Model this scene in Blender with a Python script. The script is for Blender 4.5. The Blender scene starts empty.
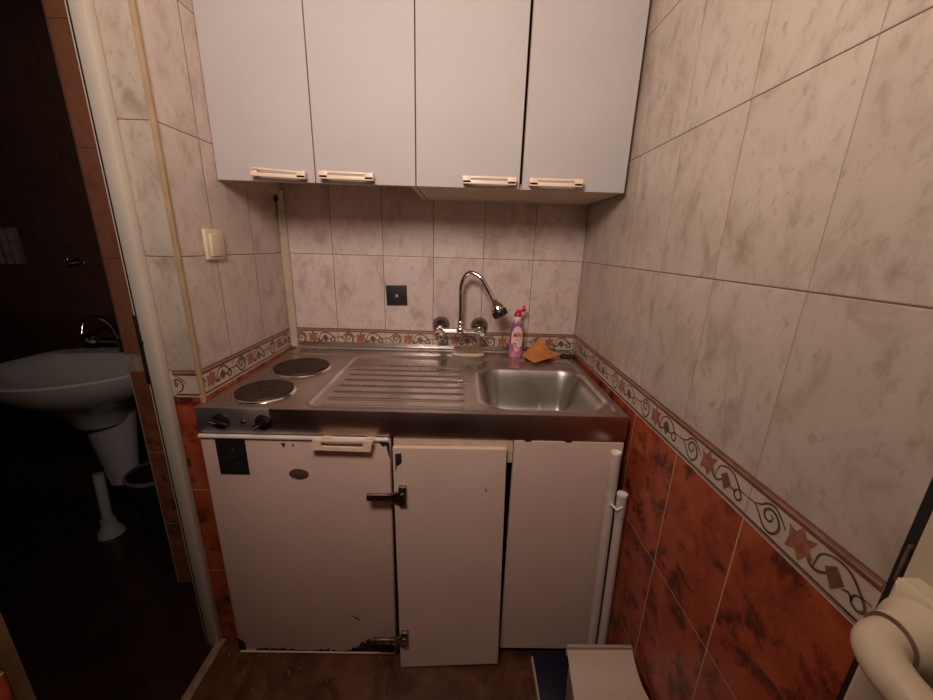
import bpy, bmesh, math, random
from mathutils import Vector, Matrix
random.seed(4)
S = bpy.context.scene
COL = S.collection
PI = math.pi
V = Vector

# ------------------------------------------------------------------ materials
def _nt(name):
    m = bpy.data.materials.new(name); m.use_nodes = True
    nt = m.node_tree; b = nt.nodes['Principled BSDF']
    return m, nt, b
def N(nt, t, **kw):
    n = nt.nodes.new(t)
    for k, v in kw.items(): setattr(n, k, v)
    return n
def mathn(nt, op, a, b=None, c=None, clamp=False):
    n = N(nt, 'ShaderNodeMath', operation=op); n.use_clamp = clamp
    for i, x in enumerate((a, b, c)):
        if x is None: continue
        if isinstance(x, (int, float)): n.inputs[i].default_value = x
        else: nt.links.new(x, n.inputs[i])
    return n.outputs[0]
def mix(nt, fac, a, b, blend='MIX'):
    n = N(nt, 'ShaderNodeMix', data_type='RGBA', blend_type=blend)
    def put(i, x):
        if isinstance(x, (int, float)): n.inputs[i].default_value = x
        elif isinstance(x, (tuple, list)): n.inputs[i].default_value = (*x[:3], 1)
        else: nt.links.new(x, n.inputs[i])
    put(0, fac); put(6, a); put(7, b)
    return n.outputs[2]
def ramp(nt, x, stops, interp='LINEAR'):
    n = N(nt, 'ShaderNodeValToRGB'); n.color_ramp.interpolation = interp
    e = n.color_ramp.elements
    while len(e) < len(stops): e.new(.5)
    for i, (p, c) in enumerate(stops):
        e[i].position = p; e[i].color = (*c, 1) if len(c) == 3 else c
    nt.links.new(x, n.inputs[0]); return n.outputs[0]
def noise(nt, vec, scale, detail=3, rough=.5, dist=0):
    n = N(nt, 'ShaderNodeTexNoise'); n.inputs['Scale'].default_value = scale
    n.inputs['Detail'].default_value = detail; n.inputs['Roughness'].default_value = rough
    n.inputs['Distortion'].default_value = dist
    nt.links.new(vec, n.inputs['Vector']); return n.outputs[0]
def bump(nt, b, h, strength, dist):
    n = N(nt, 'ShaderNodeBump'); n.inputs['Strength'].default_value = strength
    n.inputs['Distance'].default_value = dist
    nt.links.new(h, n.inputs['Height']); nt.links.new(n.outputs[0], b.inputs['Normal'])
def objco(nt):
    return N(nt, 'ShaderNodeTexCoord').outputs['Object']
def mapping(nt, v, rot=(0,0,0), scale=(1,1,1)):
    n = N(nt, 'ShaderNodeMapping'); n.inputs['Rotation'].default_value = rot; n.inputs['Scale'].default_value = scale
    nt.links.new(v, n.inputs['Vector']); return n.outputs[0]

def simple(name, col, rough=.5, metal=0, var=.08, scale=12, coat=0, bumpy=0, dirt=None, **kw):
    m, nt, b = _nt(name); co = objco(nt)
    f = noise(nt, co, scale, 3)
    lo = tuple(c*(1-var) for c in col); hi = tuple(min(1, c*(1+var)) for c in col)
    c = ramp(nt, f, [(.3, lo), (.7, hi)])
    if dirt:
        f2 = noise(nt, co, dirt[0], 5, .65)
        k = ramp(nt, f2, [(dirt[1], (0,0,0)), (dirt[1]+dirt[2], (1,1,1))])
        c = mix(nt, k, c, dirt[3])
    nt.links.new(c, b.inputs['Base Color'])
    b.inputs['Roughness'].default_value = rough; b.inputs['Metallic'].default_value = metal
    b.inputs['Coat Weight'].default_value = coat
    for k, v in kw.items(): b.inputs[k].default_value = v
    if bumpy: bump(nt, b, noise(nt, co, scale*6, 4), bumpy, .002)
    return m

CREAM = (.57, .475, .395); CREAM2 = (.36, .275, .205)
def tile(name, axis, off, b0=.899, b1=.974, th=.302, w=.2, up=None, low=None, plain_up=False, grout_h=(.17,.10,.06), grout_v=(.36,.27,.19), flip=1, low_grout=None):
    """wall tile 20 x 30 with a decorated listello between b0 and b1; axis = horizontal axis of the wall"""
    m, nt, b = _nt(name); co = objco(nt)
    sp = N(nt, 'ShaderNodeSeparateXYZ'); nt.links.new(co, sp.inputs[0])
    s = sp.outputs[axis]; z = sp.outputs[2]
    ds = mathn(nt, 'MULTIPLY', mathn(nt, 'PINGPONG', mathn(nt, 'SUBTRACT', s, off - 20*w), w/2), 1.0)   # 0 at the joint
    # horizontal joints
    zu = mathn(nt, 'PINGPONG', mathn(nt, 'SUBTRACT', z, b1), th/2)
    zl = mathn(nt, 'PINGPONG', mathn(nt, 'SUBTRACT', b0, z), th/2)
    is_up = mathn(nt, 'GREATER_THAN', z, (b0+b1)/2); is_low = mathn(nt, 'LESS_THAN', z, b0)
    is_bord = mathn(nt, 'MULTIPLY', mathn(nt, 'GREATER_THAN', z, b0), mathn(nt, 'LESS_THAN', z, b1))
    dz = mathn(nt, 'ADD', mathn(nt, 'MULTIPLY', zu, is_up), mathn(nt, 'MULTIPLY', zl, mathn(nt, 'SUBTRACT', 1, is_up)))
    gv = mathn(nt, 'LESS_THAN', ds, mathn(nt, 'ADD', .0010, mathn(nt, 'MULTIPLY', is_low, .0005))); gh = mathn(nt, 'LESS_THAN', dz, .0011)
    # random value of each tile
    cell = N(nt, 'ShaderNodeTexWhiteNoise', noise_dimensions='3D')
    cmb = N(nt, 'ShaderNodeCombineXYZ')
    nt.links.new(mathn(nt, 'FLOOR', mathn(nt, 'DIVIDE', mathn(nt, 'SUBTRACT', s, off-20*w), w)), cmb.inputs[0])
    nt.links.new(mathn(nt, 'FLOOR', mathn(nt, 'DIVIDE', mathn(nt, 'SUBTRACT', z, b1), th)), cmb.inputs[1])
    nt.links.new(cmb.outputs[0], cell.inputs['Vector'])
    shift = N(nt, 'ShaderNodeVectorMath', operation='MULTIPLY_ADD')
    nt.links.new(cell.outputs['Color'], shift.inputs[0]); shift.inputs[1].default_value = (3,3,3); nt.links.new(co, shift.inputs[2])
    sv = shift.outputs[0]
    rot = (.7*flip, 0, 0) if axis == 1 else (0, -.7*flip, 0)
    mv = mapping(nt, sv, rot, (1.5, 1, .9) if axis == 0 else (1, 1.5, .9))
    # cream marble
    n1 = noise(nt, mv, 11, 6, .62, .6); n2 = noise(nt, sv, 3.5, 3); n3 = noise(nt, mv, 42, 4, .6, .3)
    up = up or (CREAM, CREAM2)
    c1 = ramp(nt, n1, [(.38, up[0]), (.52, tuple(.82*a+.18*bb for a, bb in zip(*up))), (.70, up[1])])
    c1 = mix(nt, ramp(nt, n3, [(.55, (0,0,0)), (.72, (.75,.75,.75))]), c1, up[1])
    c1 = mix(nt, ramp(nt, n2, [(.35, (0,0,0)), (.75, (.30,.30,.30))]), c1, up[1])
    # terracotta marble
    low = low or ((.40,.072,.024), (.25,.036,.012), (.055,.008,.004), (.47,.125,.042))
    m1 = noise(nt, sv, 9, 6, .62, 1.0); m2 = noise(nt, mapping(nt, sv, (.3,.2,.9)), 17, 5, .6, .25); m3 = noise(nt, mv, 14, 5, .6, 1.5)
    c2 = ramp(nt, m1, [(.32, low[1]), (.55, low[0]), (.75, low[3])])
    c2 = mix(nt, ramp(nt, m2, [(.51, (0,0,0)), (.62, (.85,.85,.85))]), c2, low[2])
    c2 = mix(nt, ramp(nt, m3, [(.44, (0,0,0)), (.47, (.35,.35,.35)), (.50, (0,0,0))]), c2, low[3])
    bordc = mix(nt, ramp(nt, n1, [(.4, (0,0,0)), (.7, (.5,.5,.5))]), (.60,.475,.37), (.43,.32,.24))
    c = mix(nt, is_low, c1, c2); c = mix(nt, is_bord, c, bordc)
    g = mix(nt, is_low, grout_h, low_grout or (.62,.42,.27))
    gvc = mix(nt, is_low, grout_v, low_grout or (.62,.38,.24))
    c = mix(nt, gv, c, gvc); c = mix(nt, gh, c, g)
    # sooty, greasy spots
    sp1 = noise(nt, co, 60, 4, .7)
    c = mix(nt, ramp(nt, sp1, [(.70, (0,0,0)), (.76, (.4,.4,.4))]), c, (.10,.06,.035))
    nt.links.new(c, b.inputs['Base Color'])
    r = ramp(nt, n2, [(.3, (.26,.26,.26)), (.7, (.40,.40,.40))])
    r = mix(nt, mathn(nt, 'MAXIMUM', gv, gh), r, (.8,.8,.8))
    nt.links.new(r, b.inputs['Roughness'])
    d = mathn(nt, 'MINIMUM', ds, dz)
    h = mathn(nt, 'MULTIPLY', mathn(nt, 'MINIMUM', d, .0025), 400.)
    h2 = mathn(nt, 'ADD', h, mathn(nt, 'MULTIPLY', n2, .12))
    bump(nt, b, h2, .6, .0015)
    return m

XR = 1.1417; XL = -.054; ZC = .886
M = {}
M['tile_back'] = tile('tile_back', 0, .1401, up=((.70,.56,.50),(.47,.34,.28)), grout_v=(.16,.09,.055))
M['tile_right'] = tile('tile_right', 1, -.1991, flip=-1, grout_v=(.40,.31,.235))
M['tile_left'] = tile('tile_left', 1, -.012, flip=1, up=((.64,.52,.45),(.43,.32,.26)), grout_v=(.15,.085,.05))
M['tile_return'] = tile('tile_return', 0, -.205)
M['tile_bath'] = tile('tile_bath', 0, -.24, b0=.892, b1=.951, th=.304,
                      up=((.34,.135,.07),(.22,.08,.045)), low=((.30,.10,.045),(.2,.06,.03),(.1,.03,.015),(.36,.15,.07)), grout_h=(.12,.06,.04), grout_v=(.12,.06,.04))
M['tile_dark'] = tile('tile_dark', 0, .0, b0=.974, b1=.9741, up=((.10,.05,.035),(.06,.03,.02)), low=((.07,.03,.02),(.05,.02,.012),(.03,.012,.008),(.09,.04,.025)), grout_h=(.04,.02,.015), grout_v=(.04,.02,.015), low_grout=(.035,.016,.01))  # darker copy of the bathroom tile, the unlit room's shade put into its colour
M['white_door'] = simple('white_door', (.425,.39,.37), .7, var=.03, scale=5)
M['white_dirty'] = simple('white_dirty', (.78,.57,.475), .38, var=.04, scale=6, dirt=(34,.735,.02,(.30,.17,.11)))
M['enamel'] = simple('enamel', (.76,.53,.44), .30, var=.04, scale=5)
M['frame_white'] = simple('frame_white', (.60,.52,.43), .4, var=.05, scale=8, dirt=(25,.68,.05,(.3,.2,.13)))
M['edge_cream'] = simple('edge_cream', (.62,.49,.36), .5, var=.08, scale=30)
M['handle'] = simple('handle_peach', (.80,.60,.44), .38, var=.05, scale=30)
M['old_plastic'] = simple('old_plastic', (.66,.54,.38), .35, var=.05, scale=20)
M['trim_yellow'] = simple('trim_yellow', (.38,.26,.145), .4, var=.12, scale=25)
M['black_plastic'] = simple('black_plastic', (.012,.011,.011), .3)
M['black_matt'] = simple('black_matt', (.010,.009,.009), .6)
M['dark_gap'] = simple('dark_gap', (.012,.008,.006), .8)
M['iron'] = simple('cast_iron', (.040,.020,.014), .55, metal=.25, var=.35, scale=40, bumpy=.15)
M['chrome'] = simple('chrome', (.78,.74,.70), .10, metal=1, var=.02)
M['old_chrome'] = simple('old_chrome', (.27,.245,.225), .2, metal=1, var=.1, scale=40)
M['hinge'] = simple('hinge_metal', (.34,.28,.24), .28, metal=1, var=.25, scale=60)
M['ceramic'] = simple('ceramic', (.50,.47,.45), .12, var=.03, coat=.5)
M['plaster'] = simple('plaster', (.55,.45,.38), .9, var=.05, bumpy=.1)
M['brown_line'] = simple('glaze_brown', (.20,.070,.036), .35, var=.3, scale=40)
M['olive_line'] = simple('glaze_olive', (.115,.075,.048), .35, var=.3, scale=40)
M['red_glaze'] = simple('glaze_red', (.34,.125,.065), .35, var=.25, scale=80)
M['diamond'] = simple('glaze_diamond', (.17,.075,.045), .35, var=.25, scale=120)
M['bead'] = simple('bead', (.36,.20,.12), .35, var=.25, scale=40)
M['light_line'] = simple('glaze_light', (.74,.54,.38), .4, var=.1, scale=40)

def steel(name, col=(.50,.45,.41), rough=.30, axis_scale=(3,160,160), stains=True):
    m, nt, b = _nt(name); co = objco(nt)
    n = noise(nt, mapping(nt, co, (0,0,0), axis_scale), 3, 4, .6)
    n2 = noise(nt, co, 7, 5, .6)
    c = ramp(nt, n, [(.3, tuple(x*.88 for x in col)), (.7, col)])
    if stains: c = mix(nt, ramp(nt, n2, [(.48, (0,0,0)), (.72, (.55,.55,.55))]), c, tuple(x*.5 for x in col))
    nt.links.new(c, b.inputs['Base Color']); b.inputs['Metallic'].default_value = 1
    r = ramp(nt, n2, [(.3, (rough-.06,)*3), (.7, (rough+.12,)*3)])
    nt.links.new(r, b.inputs['Roughness'])
    bump(nt, b, n, .10, .0004)
    return m
M['steel'] = steel('brushed_steel', (.64,.57,.53), .29)
M['steel_apron'] = steel('steel_apron', (.52,.40,.355), .31)
M['steel_panel'] = steel('steel_panel', (.54,.49,.46), .5, stains=False)
M['steel_basin'] = steel('steel_basin', (.50,.45,.41), .36, (160,3,160))

def floor_mat():
    m, nt, b = _nt('floor_tile'); co = objco(nt)
    sp = N(nt, 'ShaderNodeSeparateXYZ'); nt.links.new(co, sp.inputs[0])
    w = .305
    dx = mathn(nt, 'PINGPONG', mathn(nt, 'SUBTRACT', sp.outputs[0], .459-20*w), w/2)
    dy = mathn(nt, 'PINGPONG', mathn(nt, 'SUBTRACT', sp.outputs[1], -.55-20*w), w/2)
    d = mathn(nt, 'MINIMUM', dx, dy)
    g = mathn(nt, 'LESS_THAN', d, .0014)
    n1 = noise(nt, co, 10, 6, .62, 1.1); n2 = noise(nt, co, 30, 5, .6)
    c = ramp(nt, n1, [(.32, (.055,.018,.008)), (.5, (.12,.043,.019)), (.7, (.19,.08,.034))])
    c = mix(nt, ramp(nt, n2, [(.55, (0,0,0)), (.7, (.6,.6,.6))]), c, (.06,.02,.012))
    c = mix(nt, g, c, (.06,.025,.015))
    nt.links.new(c, b.inputs['Base Color']); b.inputs['Roughness'].default_value = .38
    bump(nt, b, mathn(nt, 'MULTIPLY', mathn(nt, 'MINIMUM', d, .003), 300.), .5, .001)
    return m
M['floor'] = floor_mat()

def stained(name, base, dark, sc=16, lo=.62):
    m, nt, b = _nt(name); co = objco(nt)
    n = noise(nt, co, sc, 5, .6); n2 = noise(nt, mapping(nt, co, (0,.8,0), (1,1,3)), sc*2.2, 4, .6)
    c = mix(nt, ramp(nt, n, [(lo, (0,0,0)), (lo+.1, (.8,.8,.8))]), base, dark)
    c = mix(nt, ramp(nt, n2, [(.66, (0,0,0)), (.72, (.6,.6,.6))]), c, dark)
    nt.links.new(c, b.inputs['Base Color']); b.inputs['Roughness'].default_value = .45
    return m
M['bin'] = stained('stained_cream', (.70,.54,.43), (.36,.23,.15), 38, .66)
M['navy'] = stained('navy', (.003,.004,.022), (.008,.012,.07), 14, .5)
M['pole'] = simple('pole_white', (.68,.55,.49), .35, var=.05, scale=15)
M['pole_end'] = simple('pole_end', (.90,.84,.78), .5, var=.1, scale=60)

def bottle_mat():
    m, nt, b = _nt('soap_liquid'); co = objco(nt)
    sp = N(nt, 'ShaderNodeSeparateXYZ'); nt.links.new(co, sp.inputs[0])
    c = ramp(nt, mathn(nt, 'DIVIDE', sp.outputs[2], .2), [(0, (.62,.30,.34)), (.10, (.60,.17,.30)), (.4, (.34,.07,.22)), (.68, (.33,.10,.25)), (.80, (.6,.42,.42))])
    nt.links.new(c, b.inputs['Base Color']); b.inputs['Roughness'].default_value = .22
    b.inputs['Subsurface Weight'].default_value = .15; b.inputs['Subsurface Radius'].default_value = (.01,.004,.006)
    b.inputs['Coat Weight'].default_value = .4
    return m
M['soap'] = bottle_mat()
M['label'] = simple('label_pink', (.82,.60,.56), .35, var=.06, scale=60)
M['label_red'] = simple('label_red', (.62,.03,.035), .4)
M['label_flower'] = simple('label_flower', (.50,.10,.20), .4, var=.3, scale=200)
M['red_cap'] = simple('red_cap', (.60,.012,.02), .3)
M['cap_white'] = simple('cap_white', (.78,.66,.62), .35)
def cloth_mat():
    m, nt, b = _nt('orange_cloth'); co = objco(nt)
    n = noise(nt, co, 300, 2); n2 = noise(nt, co, 25, 4)
    c = ramp(nt, n2, [(.3, (.52,.155,.03)), (.7, (.66,.24,.05))])
    nt.links.new(c, b.inputs['Base Color']); b.inputs['Roughness'].default_value = .9
    b.inputs['Sheen Weight'].default_value = .3
    bump(nt, b, n, .5, .001); return m
M['cloth'] = cloth_mat()
M['brush_wood'] = simple('brush_wood', (.62,.50,.38), .5, var=.1, scale=40)
M['bristle'] = simple('bristle', (.36,.25,.13), .8, var=.4, scale=200)
M['badge'] = simple('badge', (.20,.125,.07), .35, metal=.4, var=.15, scale=80)
M['rust'] = simple('rust', (.02,.010,.007), .85, var=.6, scale=90)
M['brown_wood'] = simple('brown_wood', (.16,.09,.045), .5, var=.25, scale=30)
M['red_lamp'] = simple('red_lamp', (.05,.008,.006), .25)
M['knob_mark'] = simple('knob_mark', (.35,.33,.32), .4)
M['leaf'] = simple('entry_leaf', (.60,.50,.36), .38, var=.04, scale=6)
M['lever'] = simple('lever', (.70,.58,.41), .30, var=.04, scale=14, dirt=(45,.72,.04,(.3,.2,.12)))
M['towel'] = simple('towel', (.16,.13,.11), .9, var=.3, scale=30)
M['grey_dark'] = simple('grey_dark', (.012,.012,.013), .45)
M['crumb'] = simple('crumb', (.35,.27,.2), .8)

# ------------------------------------------------------------------ mesh helpers
def tag(o, label, cat, group=None, kind=None):
    if label: o['label'] = label
    if cat: o['category'] = cat
    if group: o['group'] = group
    if kind: o['kind'] = kind
    return o
def thing(name, label, cat, loc=(0,0,0), rot=(0,0,0), group=None):
    o = bpy.data.objects.new(name, None); COL.objects.link(o)
    o.location = loc; o.rotation_euler = rot; o.empty_display_size = .05
    return tag(o, label, cat, group)
def obj(name, bm, mats, parent=None, smooth=None, label=None):
    me = bpy.data.meshes.new(name)
    bmesh.ops.recalc_face_normals(bm, faces=bm.faces[:]) if smooth != 'keep' else None
    bm.to_mesh(me); bm.free()
    for m in (mats if isinstance(mats, (list, tuple)) else [mats]): me.materials.append(m)
    o = bpy.data.objects.new(name, me); COL.objects.link(o)
    if parent: o.parent = parent
    if smooth:
        for p in me.polygons: p.use_smooth = True
        if smooth != 'all' and smooth != 'keep':
            me.set_sharp_from_angle(angle=smooth if isinstance(smooth, float) else math.radians(40))
    if label: o['label'] = label
    return o
def BM(): return bmesh.new()
def box(bm, lo, hi, bev=0, seg=2, mat=0, M4=None):
    r = bmesh.ops.create_cube(bm, size=1)
    vs = r['verts']
    for v in vs: v.co = V([lo[i] + (v.co[i]+.5)*(hi[i]-lo[i]) for i in range(3)])
    fs = set(f for v in vs for f in v.link_faces)
    if bev:
        es = list(set(e for v in vs for e in v.link_edges))
        res = bmesh.ops.bevel(bm, geom=es, offset=bev, segments=seg, affect='EDGES', profile=.5)
        fs = set(f for f in res['faces']) | set(f for f in fs if f.is_valid)
        vs = list(set(v for f in fs for v in f.verts) | set(v for v in res['verts']))
        fs = set(f for v in vs for f in v.link_faces)
    for f in fs: f.material_index = mat
    if M4 is not None:
        for v in set(v for f in fs for v in f.verts): v.co = M4 @ v.co
    return bm
def bx(name, lo, hi, m, parent=None, bev=0, label=None, seg=2):
    return obj(name, box(BM(), lo, hi, bev, seg), m, parent, smooth=bool(bev), label=label)
def tube(bm, pts, rad, n=14, mat=0, cap=True):
    pts = [V(p) for p in pts]; rads = rad if isinstance(rad, (list, tuple)) else [rad]*len(pts)
    rings = []; up = None
    for i, p in enumerate(pts):
        t = (pts[min(i+1, len(pts)-1)] - pts[max(i-1, 0)]).normalized()
        if up is None:
            a = V((0,0,1)) if abs(t.z) < .9 else V((1,0,0)); up = (a - t*a.dot(t)).normalized()
        else: up = (up - t*up.dot(t)).normalized()
        s = t.cross(up)
        rings.append([bm.verts.new(p + (up*math.cos(2*PI*k/n) + s*math.sin(2*PI*k/n))*rads[i]) for k in range(n)])
    for a, b in zip(rings, rings[1:]):
        for k in range(n):
            f = bm.faces.new((a[k], a[(k+1)%n], b[(k+1)%n], b[k])); f.material_index = mat
    if cap:
        for r in (rings[0][::-1], rings[-1]):
            f = bm.faces.new(r); f.material_index = mat
    return bm
def lathe(bm, prof, origin=(0,0,0), axis=(0,0,1), n=32, mat=0, sx=1, sy=1):
    ax = V(axis).normalized(); a = V((1,0,0)) if abs(ax.x) < .9 else V((0,1,0))
    if abs(ax.z) > .99: a = V((1,0,0))
    u = (a - ax*a.dot(ax)).normalized(); w = ax.cross(u); o = V(origin)
    rings = []
    for r, h in prof:
        if r < 1e-6: rings.append([bm.verts.new(o + ax*h)])
        else: rings.append([bm.verts.new(o + ax*h + u*math.cos(2*PI*k/n)*r*sx + w*math.sin(2*PI*k/n)*r*sy) for k in range(n)])
    for p, q in zip(rings, rings[1:]):
        for k in range(n):
            if len(p) == 1 and len(q) == 1: continue
            if len(p) == 1: f = bm.faces.new((p[0], q[(k+1)%n], q[k]))
            elif len(q) == 1: f = bm.faces.new((p[k], p[(k+1)%n], q[0]))
            else: f = bm.faces.new((p[k], p[(k+1)%n], q[(k+1)%n], q[k]))
            f.material_index = mat
    return bm
def smoothpath(pts, n=8):
    P = [V(p) for p in pts]; P = [2*P[0]-P[1]] + P + [2*P[-1]-P[-2]]; out = []
    for i in range(1, len(P)-2):
        for k in range(n):
            t = k/n
            out.append(.5*((2*P[i]) + (P[i+1]-P[i-1])*t + (2*P[i-1]-5*P[i]+4*P[i+1]-P[i+2])*t*t + (3*P[i]-P[i-1]-3*P[i+1]+P[i+2])*t**3))
    out.append(P[-2]); return out
def prism(bm, poly, to3, depth, mat=0):
    """poly: 2-D points, to3(u,v,d) maps to space"""
    a = [bm.verts.new(to3(u, v, 0)) for u, v in poly]; b = [bm.verts.new(to3(u, v, depth)) for u, v in poly]
    fs = [bm.faces.new(a[::-1]), bm.faces.new(b)]
    n = len(poly)
    for i in range(n): fs.append(bm.faces.new((a[i], a[(i+1)%n], b[(i+1)%n], b[i])))
    for f in fs: f.material_index = mat
    return bm
def struct(name, bm, mats, smooth=None, label=None):
    o = obj(name, bm, mats, smooth=smooth); o['kind'] = 'structure'
    o['label'] = label or name.replace('_', ' ')
    return o

# ------------------------------------------------------------------ listello decoration
def ribbon(bm, pts, w, to3, mat):
    P = [V((p[0], p[1], 0)) for p in pts]
    L, R_ = [], []
    for i, p in enumerate(P):
        t = P[min(i+1, len(P)-1)] - P[max(i-1, 0)]
        if t.length < 1e-9: t = V((1,0,0))
        t.normalize(); nrm = V((-t.y, t.x, 0)); ww = w if isinstance(w, float) else w[i]
        a = p + nrm*ww/2; b = p - nrm*ww/2
        L.append(bm.verts.new(to3(a.x, a.y))); R_.append(bm.verts.new(to3(b.x, b.y)))
    for i in range(len(P)-1):
        f = bm.faces.new((L[i], R_[i], R_[i+1], L[i+1])); f.material_index = mat
def fillp(bm, poly, to3, mat):
    f = bm.faces.new([bm.verts.new(to3(*p)) for p in poly]); f.material_index = mat
def listello(bm, s0, s1, t0, face, eps=.0007, z0=.899, z1=.974, w=.2, bold=1.15):
    """s runs left to right for the viewer; face(s, z, lift) -> point; materials: 1 brown 2 olive 3 red 4 diamond 5 bead 6 light"""
    H = z1 - z0
    def clipband(v0, v1, mat, lift):
        a = [face(s0, z0+v0*H, lift), face(s1, z0+v0*H, lift), face(s1, z0+v1*H, lift), face(s0, z0+v1*H, lift)]
        f = bm.faces.new([bm.verts.new(p) for p in a]); f.material_index = mat
    # raised bead along the top, with brown lines either side
    n = 6; prev = None
    for k in range(n+1):
        an = PI*k/n; zz = z0 + H*(.935 + .055*-math.cos(an)); lf = .0003 + .003*math.sin(an)
        cur = (bm.verts.new(face(s0, zz, lf)), bm.verts.new(face(s1, zz, lf)))
        if prev:
            f = bm.faces.new((prev[0], prev[1], cur[1], cur[0])); f.material_index = 5 if 1 <= k-1 <= 3 else 1
        prev = cur
    clipband(.815, .865, 1, .0006)
    clipband(.05, .11, 2, .0006); clipband(-.022, .012, 6, .0009)
    k0 = math.floor((s0 - t0)/w) - 1
    for k in range(k0, k0 + int((s1-s0)/w) + 4):
        b = t0 + k*w
        def ok(pts): return all(s0+.001 < b + p[0]*w < s1-.001 for p in pts)
        def to3(u, v, lift=eps): return face(b + u*w, z0 + v*H, lift)
        def stem(pts, wd=.0030, mat=2):
            P = smoothpath([(p[0]*w, p[1]*H, 0) for p in pts], 6)
            Q = [(q.x/w, q.y/H) for q in P]
            if not ok(Q): 
                Q = [q for q in Q if ok([q])]
                if len(Q) < 2: return
            P = [V((q[0]*w, q[1]*H, 0)) for q in Q]
            m = len(P); ws = [wd*bold*(.55 + .6*math.sin(PI*i/(m-1))) for i in range(m)]
            ribbon(bm, [(p.x, p.y) for p in P], ws, lambda x, y: face(b + x, z0 + y, eps), mat)
        # scroll leaf
        stem([(.0,.50),(.06,.52),(.11,.42),(.17,.24),(.235,.17),(.29,.26),(.31,.45),(.27,.62),(.21,.66),(.165,.55),(.18,.42),(.225,.40),(.245,.50),(.225,.56)], .0034)
        stem([(.06,.52),(.12,.60),(.18,.74),(.25,.76),(.32,.62),(.36,.50)], .0028)
        # red star flower
        st = [(.395,.50),(.375,.72),(.435,.66),(.475,.86),(.515,.68),(.585,.76),(.55,.54),(.60,.36),(.535,.36),(.50,.15),(.455,.32),(.385,.24)]
        if ok(st): fillp(bm, st, lambda u, v: to3(u, v, eps*1.5), 3)
        # stem on to the diamond
        stem([(.54,.42),(.58,.30),(.64,.30),(.70,.44)], .0036)
        stem([(.60,.30),(.62,.62),(.70,.76),(.80,.74),(.88,.55),(.93,.35),(.90,.24),(.855,.30),(.86,.44),(.91,.50),(1.0,.50)], .0030)
        dm = [(.665,.50),(.73,.66),(.80,.44),(.735,.20)]
        if ok(dm): fillp(bm, dm, lambda u, v: to3(u, v, eps*1.6), 4)
        stem([(.79,.36),(.83,.40),(.86,.30)], .0026)
LM = ['brown_line','olive_line','red_glaze','diamond','bead','light_line']
def wall(name, quads, m, lis=None, label=None):
    bm = BM()
    for q in quads: bm.faces.new([bm.verts.new(p) for p in q])
    bmesh.ops.recalc_face_normals(bm, faces=bm.faces[:])
    if lis: listello(bm, *lis)
    me = bpy.data.meshes.new(name); bm.to_mesh(me); bm.free()
    for x in [m] + [M[k] for k in LM]: me.materials.append(x)
    o = bpy.data.objects.new(name, me); COL.objects.link(o); o['kind'] = 'structure'
    o['label'] = label or name.replace('_', ' ')
    return o
def boxq(lo, hi, skip=''):
    x0,y0,z0 = lo; x1,y1,z1 = hi
    F = {'-x':[(x0,y0,z0),(x0,y1,z0),(x0,y1,z1),(x0,y0,z1)], '+x':[(x1,y0,z0),(x1,y1,z0),(x1,y1,z1),(x1,y0,z1)],
         '-y':[(x0,y0,z0),(x1,y0,z0),(x1,y0,z1),(x0,y0,z1)], '+y':[(x0,y1,z0),(x1,y1,z0),(x1,y1,z1),(x0,y1,z1)],
         '-z':[(x0,y0,z0),(x1,y0,z0),(x1,y1,z0),(x0,y1,z0)], '+z':[(x0,y0,z1),(x1,y0,z1),(x1,y1,z1),(x0,y1,z1)]}
    return [F[k] for k in F if k not in skip.split()]
H = 2.45
# kitchen walls
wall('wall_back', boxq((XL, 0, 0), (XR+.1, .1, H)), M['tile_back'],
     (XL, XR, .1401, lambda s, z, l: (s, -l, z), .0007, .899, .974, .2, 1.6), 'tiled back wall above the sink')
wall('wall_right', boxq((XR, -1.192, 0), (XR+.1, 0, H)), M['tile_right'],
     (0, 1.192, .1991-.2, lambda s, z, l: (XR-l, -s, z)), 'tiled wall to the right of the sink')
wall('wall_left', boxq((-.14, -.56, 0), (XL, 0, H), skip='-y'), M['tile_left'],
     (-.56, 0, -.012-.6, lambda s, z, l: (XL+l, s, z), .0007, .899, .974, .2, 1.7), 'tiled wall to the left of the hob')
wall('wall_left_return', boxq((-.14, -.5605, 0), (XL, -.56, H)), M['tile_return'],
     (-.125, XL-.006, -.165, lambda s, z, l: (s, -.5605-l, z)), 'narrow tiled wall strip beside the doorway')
# bathroom walls
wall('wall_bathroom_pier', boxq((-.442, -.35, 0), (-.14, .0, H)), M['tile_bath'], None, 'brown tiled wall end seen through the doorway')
bm = BM()
for v0, v1, m in ((.892,.951,0),): box(bm, (-.4421,-.3507,v0), (-.20,-.35,v1))
o = struct('trim_1', bm, simple('bath_border', (.36,.29,.2), .4, var=.35, scale=45), label='pale border tile on the bathroom wall end')
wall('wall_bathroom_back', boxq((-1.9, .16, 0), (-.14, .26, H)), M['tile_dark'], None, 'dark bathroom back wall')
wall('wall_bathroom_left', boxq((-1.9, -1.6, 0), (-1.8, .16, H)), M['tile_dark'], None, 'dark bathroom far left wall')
wall('wall_bathroom_front', boxq((-1.8, -1.6, 0), (-.20, -1.5, H)), M['tile_dark'], None, 'bathroom front wall')
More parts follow.
